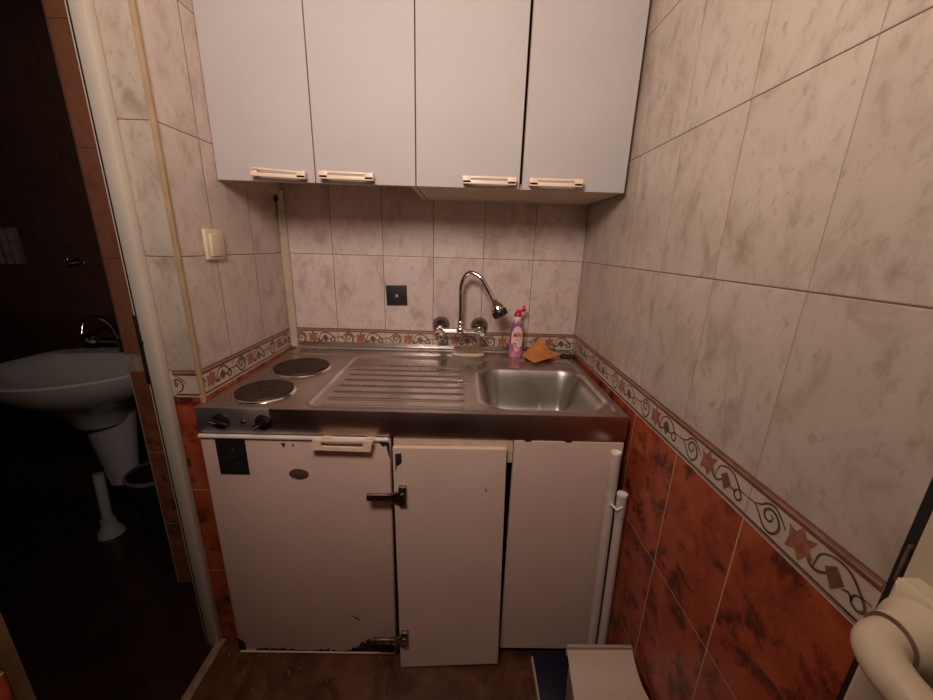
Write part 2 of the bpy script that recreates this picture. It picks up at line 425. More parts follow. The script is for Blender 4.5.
# wall above the bathroom doorway and by the entry
wall('wall_left_lintel', boxq((-.20, -1.25, 2.04), (-.14, -.56, H)), M['plaster'], None, 'wall above the bathroom doorway')
M['tile_entry'] = tile('tile_entry', 1, -1.08)
wall('wall_entry', boxq((-.20, -1.50, 0), (.207, -1.236, H)), M['tile_entry'],
     (-1.5, -1.242, -1.45, lambda s, z, l: (.207+l, s, z)), 'tiled wall end beside the entrance')
bm = BM(); box(bm, (.195, -1.242, 0), (.2095, -1.2285, H), .002)
struct('trim_2', bm, M['brown_wood'], True, 'brown corner strip of the entrance wall end')
wall('wall_hall_left', boxq((-.9, -3.4, 0), (-.8, -1.5, H)), M['tile_right'])  # unseen hall walls; cream and terracotta tiling added for its red bounce
wall('wall_hall_infill', boxq((-.8, -1.56, 0), (-.2, -1.5, H)), M['plaster'])
wall('wall_hall_back', boxq((-.8, -3.4, 0), (1.6, -3.3, H)), M['tile_back'])
wall('wall_hall_right', boxq((1.17, -3.3, 0), (1.27, -1.2, H)), M['tile_right'])
bm = BM(); box(bm, (-.135, -3.4, -.05), (1.3, .2, 0)); box(bm, (-1.9, -3.4, -.05), (-.135, -1.56, 0)); struct('floor', bm, M['floor'], label='brown marbled tile floor')
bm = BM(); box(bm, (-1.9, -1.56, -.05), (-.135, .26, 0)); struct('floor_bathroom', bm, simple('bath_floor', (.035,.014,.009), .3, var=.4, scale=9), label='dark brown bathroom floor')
bm = BM(); box(bm, (-1.9, -3.4, H), (1.3, .2, H+.05)); struct('ceiling', bm, M['plaster'], label='plain ceiling')

# door frame (casing) of the bathroom doorway
bm = BM()
box(bm, (-.166, -.587, 0), (-.132, -.562, 2.06), .003); box(bm, (-.1755, -.583, 0), (-.1712, -.562, 2.06), .001)
struct('trim_3', bm, M['frame_white'], True, 'white door frame post of the bathroom doorway')
bm = BM(); box(bm, (-.1712, -.584, 0), (-.1662, -.565, 2.05))
struct('trim_4', bm, M['dark_gap'], None, 'dark rebate line in the bathroom door frame')
bm = BM(); box(bm, (-.145, -1.23, 0), (-.118, -.565, .007), .002)
struct('trim_5', bm, simple('threshold', (.34,.24,.15), .45, var=.3, scale=30), True, 'brown threshold strip of the bathroom doorway')
# strike plate
t = thing('strike_plate', 'dark metal latch strike plate set into the white bathroom door frame', 'latch plate', (-.171, -.586, .945))
bx('plate', (-.004, -.0025, 0), (.006, .001, .185), M['black_matt'], t, .0008)
bm = BM(); lathe(bm, [(0,.0),(.004,.0),(.004,.003),(0,.004)], (.007, -.003, .115), (0,-1,0), 12)
obj('screw', bm, M['black_plastic'], t, True)

# corner trims
bm = BM(); prism(bm, [(-.009,0),(-.009,.004),(-.002,.008),(.006,.006),(.007,-.002),(.004,-.008),(-.002,-.009)], lambda u, v, d: V((XL+.001-v*.0+u*.9, -.5625+v*.9, ZC-.005+d)), H-ZC)
struct('trim_6', bm, M['trim_yellow'], None, 'yellowed plastic corner strip on the left wall edge')

# ------------------------------------------------------------------ cable trunking in the corner
t = thing('corner_trunking', 'cream plastic pipe cover strip standing in the back left corner above the hob', 'pipe cover', (XL, 0, .905), (0, 0, 0))
bm = BM(); prism(bm, [(.001,-.003),(.001,-.024),(.009,-.029),(.026,-.012),(.026,-.003)], lambda u, v, d: V((u, v, d)), .545)
for v in bm.verts:
    if v.co.z < .01: v.co.z += (.026-v.co.x)*.5 - .012
obj('cover', bm, simple('trunk', (.54,.42,.30), .45, var=.12, scale=20), t)
bm = BM(); tube(bm, [(.016,-.016,.53),(.016,-.018,.56),(.02,-.02,.60)], .011, 14); tube(bm, [(.016,-.018,.548),(.016,-.018,.562)], .0155, 14)
obj('pipe', bm, M['old_plastic'], t, True)
bm = BM(); box(bm, (.001,-.034,.558), (.012,-.012,.572), .002)
obj('clip', bm, M['black_matt'], t)

# ------------------------------------------------------------------ light switch and socket
t = thing('light_switch', 'cream rocker light switch on the left tiled wall above the hob', 'light switch', (XL, -.422, 1.306))
bx('plate', (0, -.041, -.042), (.011, .041, .042), M['old_plastic'], t, .005, seg=3)
bm = BM(); box(bm, (.008, -.027, -.031), (.017, .030, .031), .003, M4=Matrix.Rotation(.05, 4, 'Y')); obj('rocker', bm, M['old_plastic'], t, True)
t = thing('wall_socket', 'small black square wall socket on the back wall left of the tap', 'socket', (.391, 0, 1.121), (0, -.03, 0))
bx('plate', (-.042, -.007, -.041), (.042, 0, .040), M['black_matt'], t, .002)
for sx in (-.022, .022):
    bm = BM(); lathe(bm, [(0,0),(.0035,0),(.0035,.0015),(0,.0015)], (sx, -.007, .008+.004*(sx>0)), (0,-1,0), 10)
    obj('screw', bm, M['old_chrome'], t)
bm = BM(); lathe(bm, [(0,0),(.0065,0),(.0065,.002),(.003,.003),(0,.003)], (.001, -.007, -.002), (0,-1,0), 14); obj('pin', bm, M['knob_mark'], t)
bm = BM(); fillp(bm, [(-.034,-.0375),(.037,-.0375),(.036,-.046),(.015,-.0435),(-.02,-.047),(-.033,-.043)], lambda x, z: V((x,-.0008,z)), 0)
obj('broken_edge', bm, simple('plaster_light', (.62,.5,.4), .9), t, label='pale chipped plaster under the socket')

# ------------------------------------------------------------------ upper cabinets
ZB = 1.486; YF = -.358; TOP = 2.16
def bar_handle(parent, x, z, w=.152, tilt=0, broken=False):
    bm = BM()
    mat = Matrix.Translation((x, YF-.018, z)) @ Matrix.Rotation(tilt, 4, 'Y')
    h = w/2
    box(bm, (-h, -.009, -.0125), (h, -.001, -.0025), .0015, M4=mat)
    if broken:
        m2 = mat @ Matrix.Rotation(.03, 4, 'Y')
        box(bm, (-h+.004, -.008, .0035), (h, -.001, .0085), .001, M4=m2)
    else:
        box(bm, (-h, -.008, .0025), (h, -.001, .0085), .001, M4=mat)
        box(bm, (-h, -.009, -.010), (-h+.024, -.001, .0085), .001, M4=mat)
    box(bm, (h-.024, -.009, -.010), (h, -.001, .0085), .001, M4=mat)
    for sx in (-1, 1): box(bm, (sx*(h-.008)-.007, -.003, -.010), (sx*(h-.008)+.007, .018, .007), .001, M4=mat)
    return obj('handle', bm, M['handle'], parent, True)
def upper_cab(name, label, x0, x1, doors, bottom_z):
    t = thing(name, label, 'wall cabinet', (0,0,0))
    bm = BM()
    box(bm, (x0, YF+.020, ZB+.001), (x0+.016, -.002, TOP)); box(bm, (x1-.016, YF+.020, ZB+.001), (x1, -.002, TOP))
    box(bm, (x0+.016, YF+.020, TOP-.016), (x1-.016, -.002, TOP)); box(bm, (x0+.016, YF+.022, bottom_z), (x1-.016, -.002, bottom_z+.016))
    box(bm, (x0+.016, -.008, bottom_z+.016), (x1-.016, -.003, TOP-.016))
    obj('carcass', bm, M['edge_cream'], t, label='cream-edged chipboard box')
    for a, b, hx, tl, br, dy in doors:
        bm = BM(); box(bm, (a, YF+dy, ZB), (b, YF+.018+dy, TOP), .0012)
        for f in bm.faces:
            if abs(f.normal.y) < .5: f.material_index = 1
        d = obj('door', bm, [M['white_door'], M['edge_cream']], t)
        h = bar_handle(d, hx, ZB+.020, tilt=tl, broken=br)
    return t
upper_cab('wall_cabinet', 'left white two-door wall cabinet above the hob', -.052, .5155,
          [(-.052, .2265, .133, .03, True, 0), (.2295, .5150, .3235, .012, False, .001)], ZB+.085)
upper_cab('wall_cabinet', 'right white two-door wall cabinet above the sink', .5195, 1.125,
          [(.5185, .8165, .7275, 0, False, 0), (.8255, 1.1255, .918, -.004, False, .002)], ZB+.0015)

# ------------------------------------------------------------------ steel worktop with hob and sink
wt = thing('steel_worktop', 'stainless steel worktop with ribbed drainer between two black hotplates and a sink basin', 'sink worktop', (0,0,0))
X0, X1, Y0, Y1 = -.0525, 1.124, -.601, -.004
def sdbox(x, y, cx, cy, hx, hy, r):
    qx = abs(x-cx)-hx+r; qy = abs(y-cy)-hy+r
    return math.hypot(max(qx,0), max(qy,0)) + min(max(qx,qy),0) - r
def sst(a, b, x):
    t = max(0, min(1, (x-a)/(b-a))); return t*t*(3-2*t)
BC = (.912, -.378, .180, .178, .075)
def sd_basin(x, y):
    # a little wider at the back, as pressed
    return sdbox(x, y, *BC)
def height(x, y):
    z = ZC
    d = sdbox(x, y, .672, -.338, .432, .238, .03)
    z -= .0045*sst(.004, -.008, d)                               # sunken tray
    z += .0015*math.exp(-((d-.006)/.004)**2)
    z += .004*sst(-.094, -.088, y)                               # back ledge
    z += .012*sst(-.020, -.014, y)                               # small upstand
    # ribs of the drainer
    ex = .262 + .02*(-.2-y)/-.37*-1 if False else .268
    if -.60 < y < -.18:
        for k in range(8):
            yc = -.562 + k*.0515
            if abs(y-yc) < .016:
                z += .0050*math.exp(-((y-yc)/.0040)**2)*sst(ex+.012*(k%2)*0, ex+.012, x)*sst(.676, .664, x)
    # round bead around the basin
    b = sd_basin(x, y)
    z += .003*math.exp(-((b-.010)/.006)**2)
    # pressed groove right of the basin and small drain hollow left of it
    g = abs(sdbox(x, y, .69, -.338, .398, .205, .05))
    if x > 1.02: z -= .002*math.exp(-(g/.006)**2)
    z -= .003*sst(.022, .010, math.hypot(x-.705, y+.20))
    if b < .004:
        dep = .150
        z -= dep*(1-(1-sst(.004, -.060, b))**1.25)*1.0
        z -= .004*sst(.05, .035, math.hypot(x-1.00, y+.26))
    return z
def grid_mesh():
    xs = []; x = X0
    while x < X1-1e-6: xs.append(x); x += .0042
    xs.append(X1); ys = []; y = Y0
    while y < Y1-1e-6: ys.append(y); y += .0036
    ys.append(Y1)
    return xs, ys
xs, ys = grid_mesh()
top, bas = BM(), BM()
vt, vb = {}, {}
def gv(bm, d, i, j):
    if (i, j) not in d: d[(i, j)] = bm.verts.new((xs[i], ys[j], height(xs[i], ys[j])))
    return d[(i, j)]
for i in range(len(xs)-1):
    for j in range(len(ys)-1):
        b = sd_basin((xs[i]+xs[i+1])/2, (ys[j]+ys[j+1])/2)
        bm_, d_ = (bas, vb) if b < 0 else (top, vt)
        bm_.faces.new([gv(bm_, d_, i, j), gv(bm_, d_, i+1, j), gv(bm_, d_, i+1, j+1), gv(bm_, d_, i, j+1)])
obj('worktop_sheet', top, M['steel'], wt, 'keep')
basin = obj('sink_basin', bas, M['steel_basin'], wt, 'keep')
bm = BM(); lathe(bm, [(.0,.0),(.030,.0),(.040,.003),(.044,.001)], (1.0, -.26, .7335), n=28); lathe(bm, [(0,.004),(.012,.004),(.014,.001)], (1.0,-.26,.7335), n=20)
obj('drain', bm, M['chrome'], basin, True)
bm = BM(); lathe(bm, [(0,.0),(.007,.0),(.009,-.003)], (1.072, -.40, .82), (-1,0,.35), 16)
obj('overflow_hole', bm, M['dark_gap'], basin); 
# apron
bm = BM(); box(bm, (.1465, -.6035, .811), (X1, -.5975, ZC+.0012), .0025); box(bm, (X1-.0015, -.6, .811), (X1, -.004, ZC-.001)); box(bm, (X0, -.6, .811), (X0+.0015, -.565, ZC-.001))
ap = obj('apron', bm, M['steel_apron'], wt, True)
bm = BM(); box(bm, (X0, -.6030, .811), (.1460, -.5975, ZC+.0012), .0025)
cp = obj('control_panel', bm, M['steel_panel'], wt, True, label='grey control panel strip')
bm = BM()
for kx in (.015, .129): lathe(bm, [(0,0),(.0195,0),(.0205,.003),(.0205,.006),(.018,.009),(0,.009)], (kx, -.603, .847), (0,-1,0), 28)
for kx, an in ((.015, .35), (.129, -.5)):
    bm2 = BM()
    lathe(bm2, [(0,0),(.0235,0),(.0225,.004),(.017,.006),(.017,.010),(0,.010)], (kx, -.603, .8475), (0,-1,0), 28)
    mt = Matrix.Translation((kx, -.603, .8475)) @ Matrix.Rotation(an, 4, 'Y')
    box(bm2, (-.0245, -.018, -.0065), (.0245, -.008, .0065), .003, M4=mt)
    k = obj('knob', bm2, M['black_plastic'], cp, True)
    bm3 = BM(); box(bm3, (-.022, -.0186, -.0008), (-.004, -.0179, .0008), M4=mt); obj('pointer_line', bm3, M['knob_mark'], cp)
bm.free()
bm = BM(); lathe(bm, [(0,.004),(.004,.0035),(.0065,.001),(.0075,0)], (.073, -.603, .846), (0,-1,0), 18); obj('pilot_lamp', bm, M['red_lamp'], cp, True)
def hotplate(cx, cy, r, label):
    bm = BM(); lathe(bm, [(r+.010,-.001),(r+.008,.003),(r+.002,.006),(r-.004,.006)], (cx, cy, ZC-.001), n=56)
    ring = obj('hotplate_ring', bm, M['chrome'], wt, True, label='shiny rim of the ' + label)
    bm = BM()
    prof = [(0,.010),(.018,.010),(.020,.0085),(.024,.0085),(.026,.0105)]
    rr = .026
    while rr < r-.010:
        prof += [(rr+.004,.0112),(rr+.006,.0104)]; rr += .008
    prof += [(r-.004,.0115),(r,.010),(r+.001,.004)]
    lathe(bm, prof, (cx, cy, ZC), n=56)
    return obj('hotplate', bm, M['iron'], wt, math.radians(60), label=label)
hotplate(.078, -.486, .079, 'front black cast-iron hotplate')
hotplate(.093, -.262, .092, 'rear black cast-iron hotplate')
# separate rear upstand strip fixed to the wall
bx('upstand', (XL+.032, -.0125, ZC+.013), (1.06, -.0015, ZC+.032), M['steel'], wt, .002)

# ------------------------------------------------------------------ fridge
fr = thing('fridge', 'small old white fridge with rusted lower edge standing under the hob', 'fridge', (0,0,0))
FX0, FX1, FY = XL+.003, .470, -.606
bx('body', (FX0+.004, -.552, .012), (FX1-.004, -.06, .800), M['enamel'], fr, .004)
bm = BM(); box(bm, (FX0+.006, -.560, .014), (FX1-.006, -.550, .796)); obj('door_seal', bm, M['dark_gap'], fr)
bm = BM(); box(bm, (FX0, FY, .004), (FX1, -.560, .806), .006, 3)
fd = obj('door', bm, M['enamel'], fr, True)
bm = BM(); tube(bm, [(FX0+.003, FY-.001, .8045), (FX1-.004, FY-.001, .8045)], .0065, 12)
obj('top_rail', bm, simple('rail_white', (.74,.66,.58), .3), fd, True, label='glossy white rounded top rail')
bm = BM(); tube(bm, [(FX0+.006, FY-.001, .0075), (FX1-.012, FY-.001, .0075), (FX1-.003, FY-.001, .014)], .0035, 8)
obj('bottom_rail', bm, M['enamel'], fd, True)
# rust along the lower edge
def rust(x0, x1, zb, hmax, seed, hmin=.002, dz=0):
    rnd = random.Random(seed); n = 46
    P = [(x0, zb)]; h = 0
    for i in range(n+1):
        u = i/n; h = .55*h + .45*rnd.uniform(hmin, hmax)*(.35+.65*abs(math.sin(3*u+seed))) ; P.append((x0+(x1-x0)*u, zb+h))
    P.append((x1, zb)); return P
for a in (rust(FX0+.055, FX0+.300, .011, .020, 1), rust(FX0+.305, FX0+.375, .011, .010, 5), rust(FX0+.370, FX1-.004, .011, .085, 3, .02)):
    bm = BM()
    for q in range(1, len(a)-2):
        fillp(bm, [(a[q][0], .011), (a[q+1][0], .011), (a[q+1][0], a[q+1][1]), (a[q][0], a[q][1])], lambda x, z: V((x, FY-.0008, z)), 0)
    obj('rust_patch', bm, M['rust'], fd, label='dark brown rust along the lower edge')
bm = BM(); fillp(bm, [(FX0+.001,.010),(FX0+.022,.010),(FX0+.026,.03),(FX0+.022,.048),(FX0+.010,.060),(FX0+.001,.066)], lambda x, z: V((x, FY-.0008, z)), 0); obj('rust_patch', bm, M['rust'], fd, label='dark chipped or rusted spot')
bm = BM(); fillp(bm, [(FX1-.030,.795),(FX1-.002,.795),(FX1-.001,.745),(FX1-.006,.76),(FX1-.010,.786),(FX1-.020,.782)], lambda x, z: V((x, FY-.0008, z)), 0); obj('rust_patch', bm, M['rust'], fd, label='dark chipped or rusted spot')
bm = BM(); fillp(bm, [(.170,.787),(.183,.787),(.177,.772)], lambda x, z: V((x, FY-.0008, z)), 0); obj('paint_chip', bm, M['rust'], fd, label='dark chipped or rusted spot')
bm = BM(); fillp(bm, [(.200,.783),(.204,.786),(.206,.778),(.202,.776)], lambda x, z: V((x, FY-.0008, z)), 0); obj('paint_chip', bm, M['rust'], fd, label='dark chipped or rusted spot')
bm = BM(); fillp(bm, [(.330,.170),(.342,.163),(.356,.152),(.350,.150),(.338,.160)], lambda x, z: V((x, FY-.0008, z)), 0); obj('paint_chip', bm, M['rust'], fd, label='dark chipped or rusted spot')
bm = BM(); fillp(bm, [(.412,.612),(.43,.618),(.455,.622),(.467,.618),(.467,.612),(.44,.607)], lambda x, z: V((x, FY-.0008, z)), 0); obj('paint_chip', bm, M['rust'], fd, label='dark chipped or rusted spot')
bm = BM(); box(bm, (-.008, FY-.002, .686), (.073, FY-.0005, .797), 0)
obj('sticker', bm, M['black_matt'], fd, label='black rectangular sticker')
bm = BM()
for (cx, cz, w_, h_) in ((.04,.765,.012,.010),(.032,.742,.030,.002),(.047,.722,.010,.007)):
    fillp(bm, [(cx-w_/2, cz-h_/2),(cx+w_/2, cz-h_/2),(cx+w_/2*.6, cz+h_/2),(cx-w_/2*.6, cz+h_/2)], lambda x, z: V((x-.002, FY-.0024, z)), 0)
obj('sticker_print', bm, simple('print', (.05,.045,.045), .5), fd)
bm = BM(); lathe(bm, [(0,.003),(.8,.0028),(.93,.002),(1,0)], (.211, FY-.0002, .691), (0,-1,0), 32, sx=.0265, sy=.0155)
bd = obj('badge', bm, M['badge'], fd, True, label='oval brownish metal badge without lettering')
bm = BM(); lathe(bm, [(.9,.0022),(.93,.0035),(1.0,.003),(1.04,0)], (.211, FY-.0002, .691), (0,-1,0), 32, sx=.0265, sy=.0155)
obj('badge_rim', bm, M['hinge'], fd, True)
# U handle hooked over the top
bm = BM()
hy0, hy1 = FY-.024, FY-.016
def hq(a, b, c, d): prism(bm, [a,b,c,d], lambda u, v, dd: V((u, hy0+dd+ (.806-v)*-.10, v)), hy1-hy0)
hq((.262,.783),(.422,.781),(.423,.791),(.263,.793)); hq((.263,.793),(.288,.793),(.290,.807),(.267,.807)); hq((.400,.791),(.423,.791),(.428,.807),(.404,.807)); hq((.267,.807),(.428,.807),(.429,.811),(.267,.811))
for hx in (.278, .413): box(bm, (hx-.010, FY-.022, .795), (hx+.010, FY, .806), .001)
for hx in (.300, .418): box(bm, (hx-.012, FY-.010, .8085), (hx+.012, FY+.018, .8105))
obj('handle', bm, M['handle'], fd, label='peach-coloured plastic pull handle')

# ------------------------------------------------------------------ lower cabinet with loose door
lc = thing('sink_cabinet', 'white sink cabinet under the basin, its right door shut', 'cabinet', (0,0,0))
CX0, CX1 = .476, 1.120
bm = BM()
box(bm, (CX0, -.580, .03), (CX0+.016, -.03, .809)); box(bm, (CX1-.016, -.580, .03), (CX1, -.03, .809))
box(bm, (CX0+.016, -.575, .03), (CX1-.016, -.03, .046)); box(bm, (CX0+.016, -.040, .046), (CX1-.016, -.032, .809))
box(bm, (CX0+.016, -.520, 0), (CX1-.016, -.505, .03))
obj('carcass', bm, simple('carcass_dark', (.30,.22,.17), .6), lc)
bm = BM(); box(bm, (CX0+.002, -.598, .775), (.8125, -.582, .8095), .001); box(bm, (.796, -.598, .735), (.8125, -.582, .775), .001)
obj('rail', bm, M['edge_cream'], lc, label='bare cream front rail')
bm = BM(); box(bm, (.8145, -.6045, .033), (1.1205, -.5865, .8085), .0015)
for f in bm.faces:
    if f.normal.z > .5: f.material_index = 1
dr = obj('door', bm, [M['white_dirty'], M['edge_cream']], lc)
for a in (.842, .955): bm = BM(); prism(bm, [(a,.8085),(a+.020,.8085),(a+.014,.8060),(a+.005,.8060)], lambda u, v, d: V((u, -.6052+d, v+.0006)), .012); obj('chip', bm, M['rust'], dr, label='dark chips on the door top edge')

ld = thing('cabinet_door', 'detached white cabinet door with two hinges leaning in front of the sink cabinet', 'cabinet door', (.487, -.6455, .001), (0,0,0))
th_ = math.atan2(.027, .786)
R3 = Matrix.Rotation(-th_, 4, 'X') @ Matrix.Rotation(.012, 4, 'Z')
bm = BM(); box(bm, (0, 0, 0), (.315, .016, .786), .001)
for v in bm.verts:
    v.co.x = v.co.x*(1 - .004*v.co.z/.786) + .004 - .012*v.co.z/.786; v.co.z += (v.co.x*.045 if v.co.z < .1 else v.co.x*.002)
for f in bm.faces:
    if f.normal.z > .5: f.material_index = 1
bm.transform(R3)
panel = obj('panel', bm, [M['white_dirty'], M['handle']], ld)
bm = BM(); prism(bm, [(-.001,.770),(.016,.772),(.017,.745),(.012,.738),(.004,.734),(-.001,.715)], lambda u, v, d: R3 @ V((u, -.0008+d, v-.002)), .001); 
obj('chip', bm, M['rust'], ld, label='missing laminate at the top left corner')
bm = BM()
for pz, px in ((.66,.25),(.655,.252)): box(bm, (px, -.0009, pz), (px+.006, -.0002, pz+.002), M4=R3)
obj('scratch', bm, M['rust'], ld)
def hinge(z, s):
    bm = BM()
    m = R3 @ Matrix.Translation((0, -.002, z))
    box(bm, (.008, -.012, -.030*s), (.030, .002, .030*s), .002, M4=m)
    box(bm, (.010, -.018, -.012*s), (.026, -.010, .012*s), .003, M4=m)
    prism(bm, [(-.014,-.010*s),(.010,-.016*s),(.010,.016*s),(-.014,.008*s)], lambda u, v, d: m @ V((u, -.014+d, v)), .008)
    box(bm, (-.080, -.017, -.011*s), (-.010, -.006, .009*s), .002, M4=m)
    h = obj('hinge', bm, M['hinge'], ld, True, label='metal cup hinge')
    for hx, r, yy, zz in ((-.070,.005,-.017,-.001),(-.045,.004,-.017,-.001),(-.022,.004,-.017,-.001),(.019,.005,-.012,-.021*s),(.019,.005,-.012,.021*s)):
        bm = BM(); lathe(bm, [(0,0),(r,0),(r,.002),(0,.0025)], m @ V((hx,yy,zz)), (0,-1,0), 12)
        obj('screw', bm, M['black_matt'], h, True)
    bm = BM(); box(bm, (-.079, -.0175, .0072*s), (-.014, -.0165, .0092*s), M4=m); obj('arm_edge', bm, M['chrome'], h)
hinge(.642, 1); hinge(.129, .9)

# ------------------------------------------------------------------ tap
tp = thing('kitchen_tap', 'chrome wall-mounted tap with flexible swan neck over the sink', 'tap', (0,0,0))
bm = BM(); tube(bm, [(.585,-.072,.995),(.72,-.072,.995)], [.0105,.0105], 18)
lathe(bm, [(.016,-.012),(.017,0),(.014,.010),(.0095,.014),(.011,.020),(.011,.030),(.008,.036)], (.655,-.072,.999), n=22)
body = obj('body', bm, M['chrome'], tp, True)
for sx in (.574, .734):
    bm = BM(); lathe(bm, [(0,0),(.036,0),(.0365,.004),(.034,.014),(.028,.026),(.019,.036),(.014,.040),(.0135,.075),(0,.075)], (sx, -.001, 1.003), (0,-1,0), 32)
    obj('escutcheon', bm, M['old_chrome'], tp, True, label='domed wall flange')
    bm = BM()
    lathe(bm, [(.0,-.002),(.0165,0),(.0175,.010),(.0150,.022),(0,.022)], (sx, -.060, .996), (0,-1,0), 22)
    lathe(bm, [(.013,0),(.0145,.006),(.019,.008),(.021,.014),(.021,.026),(.017,.031),(0,.032)], (sx, -.080, .990), (0,-.75,-.45), 8)
    h = obj('handle', bm, M['chrome'], tp, math.radians(25))
    bm = BM(); lathe(bm, [(0,.003),(.007,.002),(.009,0)], V((sx,-.080,.990)) + V((0,-.75,-.45)).normalized()*.032, (0,-.75,-.45), 16)
    obj('handle_cap', bm, M['old_chrome'], h, True)
P = smoothpath([(.655,-.072,1.03),(.6545,-.072,1.10),(.6535,-.073,1.16),(.657,-.076,1.188),(.667,-.080,1.211),(.684,-.085,1.225),(.706,-.091,1.222),(.731,-.098,1.206),(.753,-.106,1.172),(.774,-.114,1.136),(.786,-.119,1.114)], 8)
bm = BM(); rad = [.0088]*len(P)
tube(bm, P, rad, 16); lathe(bm, [(.0078,-.004),(.0098,-.003),(.0098,.003),(.0078,.004)], (.6535,-.073,1.155), n=18)
sp_ = obj('spout', bm, M['chrome'], tp, True)
hd = (V((.786,-.119,1.114)) - V((.768,-.112,1.146))).normalized()
bm = BM(); o0 = V((.783,-.118,1.119))
lathe(bm, [(.009,-.010),(.014,-.006),(.017,.004),(.024,.012),(.0275,.022),(.0285,.036)], o0, hd, 28)
sh = obj('spray_head', bm, M['chrome'], tp, True)
bm = BM(); lathe(bm, [(.0287,.0),(.0300,.003),(.0295,.020),(.026,.025),(0,.025)], o0+hd*.034, hd, 28)
obj('nozzle', bm, M['black_plastic'], sh, True)

# ------------------------------------------------------------------ scrub brush
ZL = ZC+.004
br = thing('scrub_brush', 'small scrubbing brush lying bristles up on the worktop ledge under the tap', 'brush', (.690, -.068, ZL+.0008))
bm = BM(); lathe(bm, [(0,0),(.92,0),(1,.15),(1,.85),(.94,1),(0,1)], (0,0,0), n=36)
for v in bm.verts: v.co.x *= .066; v.co.y *= .021; v.co.z *= .012
obj('brush_back', bm, M['brush_wood'], br, math.radians(60))
bm = BM()
for i in range(17):
    for j in range(5):
        x = -.056 + i*.0070; y = -.014 + j*.0070
        if (x/.062)**2 + (y/.017)**2 > 1: continue
        for k in range(3):
            hh = .024 + random.uniform(-.004, .004); dx, dy = random.uniform(-.004,.004), random.uniform(-.004,.004)
            tube(bm, [(x,y,.011),(x+dx,y+dy,.011+hh)], [.0009,.0007], 4)
bq = obj('bristles', bm, M['bristle'], br); bq['kind'] = 'stuff'

# ------------------------------------------------------------------ washing-up liquid
bt = thing('dish_soap_bottle', 'pink and purple washing-up liquid bottle with open red flip cap on the worktop', 'bottle', (.884, -.062, ZL+.0005), (0, .0, -.06))
bm = BM()
prof = [(0,0),(.024,0),(.027,.004),(.0275,.02),(.0265,.06),(.0262,.09),(.0255,.115),(.0225,.138),(.0165,.150),(.0135,.154),(0,.154)]
lathe(bm, prof, n=32, sx=1.02, sy=.62)
btm = obj('bottle_body', bm, M['soap'], bt, math.radians(50))
def on_bottle(x, z, lift=.0005):
    # front surface of the bottle body (elliptic section)
    r = .027
    for (r0, h0), (r1, h1) in zip(prof[1:], prof[2:]):
        if h0 <= z <= h1 and h1 > h0: r = r0 + (r1-r0)*(z-h0)/(h1-h0)
    a, b = r*1.02, r*.62
    x = max(-a*.97, min(a*.97, x))
    return V((x, -b*math.sqrt(max(0, 1-(x/a)**2)) - lift, z))
def patch(bm, shape, mat, lift, nx=14, nz=26):
    """shape(z) -> (x0, x1) or None"""
    zs = [shape[1] + (shape[2]-shape[1])*k/nz for k in range(nz+1)]
    rows = []
    for z in zs:
        a, b = shape[0](z); rows.append([bm.verts.new(on_bottle(a+(b-a)*i/nx, z, lift)) for i in range(nx+1)])
    for p, q in zip(rows, rows[1:]):
        for i in range(nx): f = bm.faces.new((p[i], p[i+1], q[i+1], q[i])); f.material_index = mat
bm = BM()
patch(bm, (lambda z: ((lambda h: (-.003-h+.004, h+.004))(.022*math.sqrt(max(.0001, 1-((z-.078)/.052)**2)))), .0262, .1298), 0, .0004)
lb = obj('label_sheet', bm, M['label'], bt, 'keep')
bm = BM()
rnd = random.Random(8)
for k in range(9):
    cx, cz, r = rnd.uniform(-.018,.018), rnd.uniform(.036,.060), rnd.uniform(.003,.0058)
    pts = [(cx + r*(1+.35*math.cos(5*a))*math.cos(a), cz + r*(1+.35*math.cos(5*a))*math.sin(a)) for a in [2*PI*i/20 for i in range(20)]]
    f = bm.faces.new([bm.verts.new(on_bottle(x, z, .0010)) for x, z in pts])
obj('label_flowers', bm, M['label_flower'], lb)
def text_mesh(body, size):
    c = bpy.data.curves.new('lettering', 'FONT'); c.body = body; c.size = size; c.align_x = 'CENTER'; c.shear = .2; c.offset = size*.02
    o = bpy.data.objects.new('lettering', c); COL.objects.link(o)
    dg = bpy.context.evaluated_depsgraph_get(); me = bpy.data.meshes.new_from_object(o.evaluated_get(dg))
    bpy.data.objects.remove(o); bpy.data.curves.remove(c); return me
me = text_mesh('Milo', .021)
bm = BM(); bm.from_mesh(me); bpy.data.meshes.remove(me)
for v in bm.verts: v.co = on_bottle(v.co.x + .003, v.co.y*1.25 + .086 + v.co.x*.12, .0016)
obj('lettering', bm, M['label_red'], lb, 'keep')
bm = BM()
for k, wv in ((0,.018),(1,.014)): patch(bm, (lambda z, wv=wv: (-wv/2+.003, wv/2+.003), .0755-k*.004, .0768-k*.004), 0, .0011, 6, 1)
obj('small_print', bm, M['label_flower'], lb)
bm = BM(); lathe(bm, [(.0140,.150),(.0155,.153),(.0155,.166),(.013,.169),(0,.169)], n=24); obj('neck_collar', bm, M['cap_white'], bt, True)
bm = BM(); lathe(bm, [(.0150,.1685),(.0155,.172),(.013,.182),(.008,.187),(.005,.194),(0,.195)], n=24)
cap = obj('cap', bm, M['red_cap'], bt, True)
bm = BM(); mt = Matrix.Translation((.008,-.001,.186)) @ Matrix.Rotation(.85, 4, 'Y')
box(bm, (-.006,-.006,-.006),(.006,.006,.016), .002, M4=mt); lathe(bm, [(0,0),(.0115,.001),(.0120,.008),(.009,.012),(0,.013)], mt @ V((-.003,0,.015)), mt.to_3x3() @ V((.35,0,.6)), 20)
obj('flip_lid', bm, M['red_cap'], cap, True)

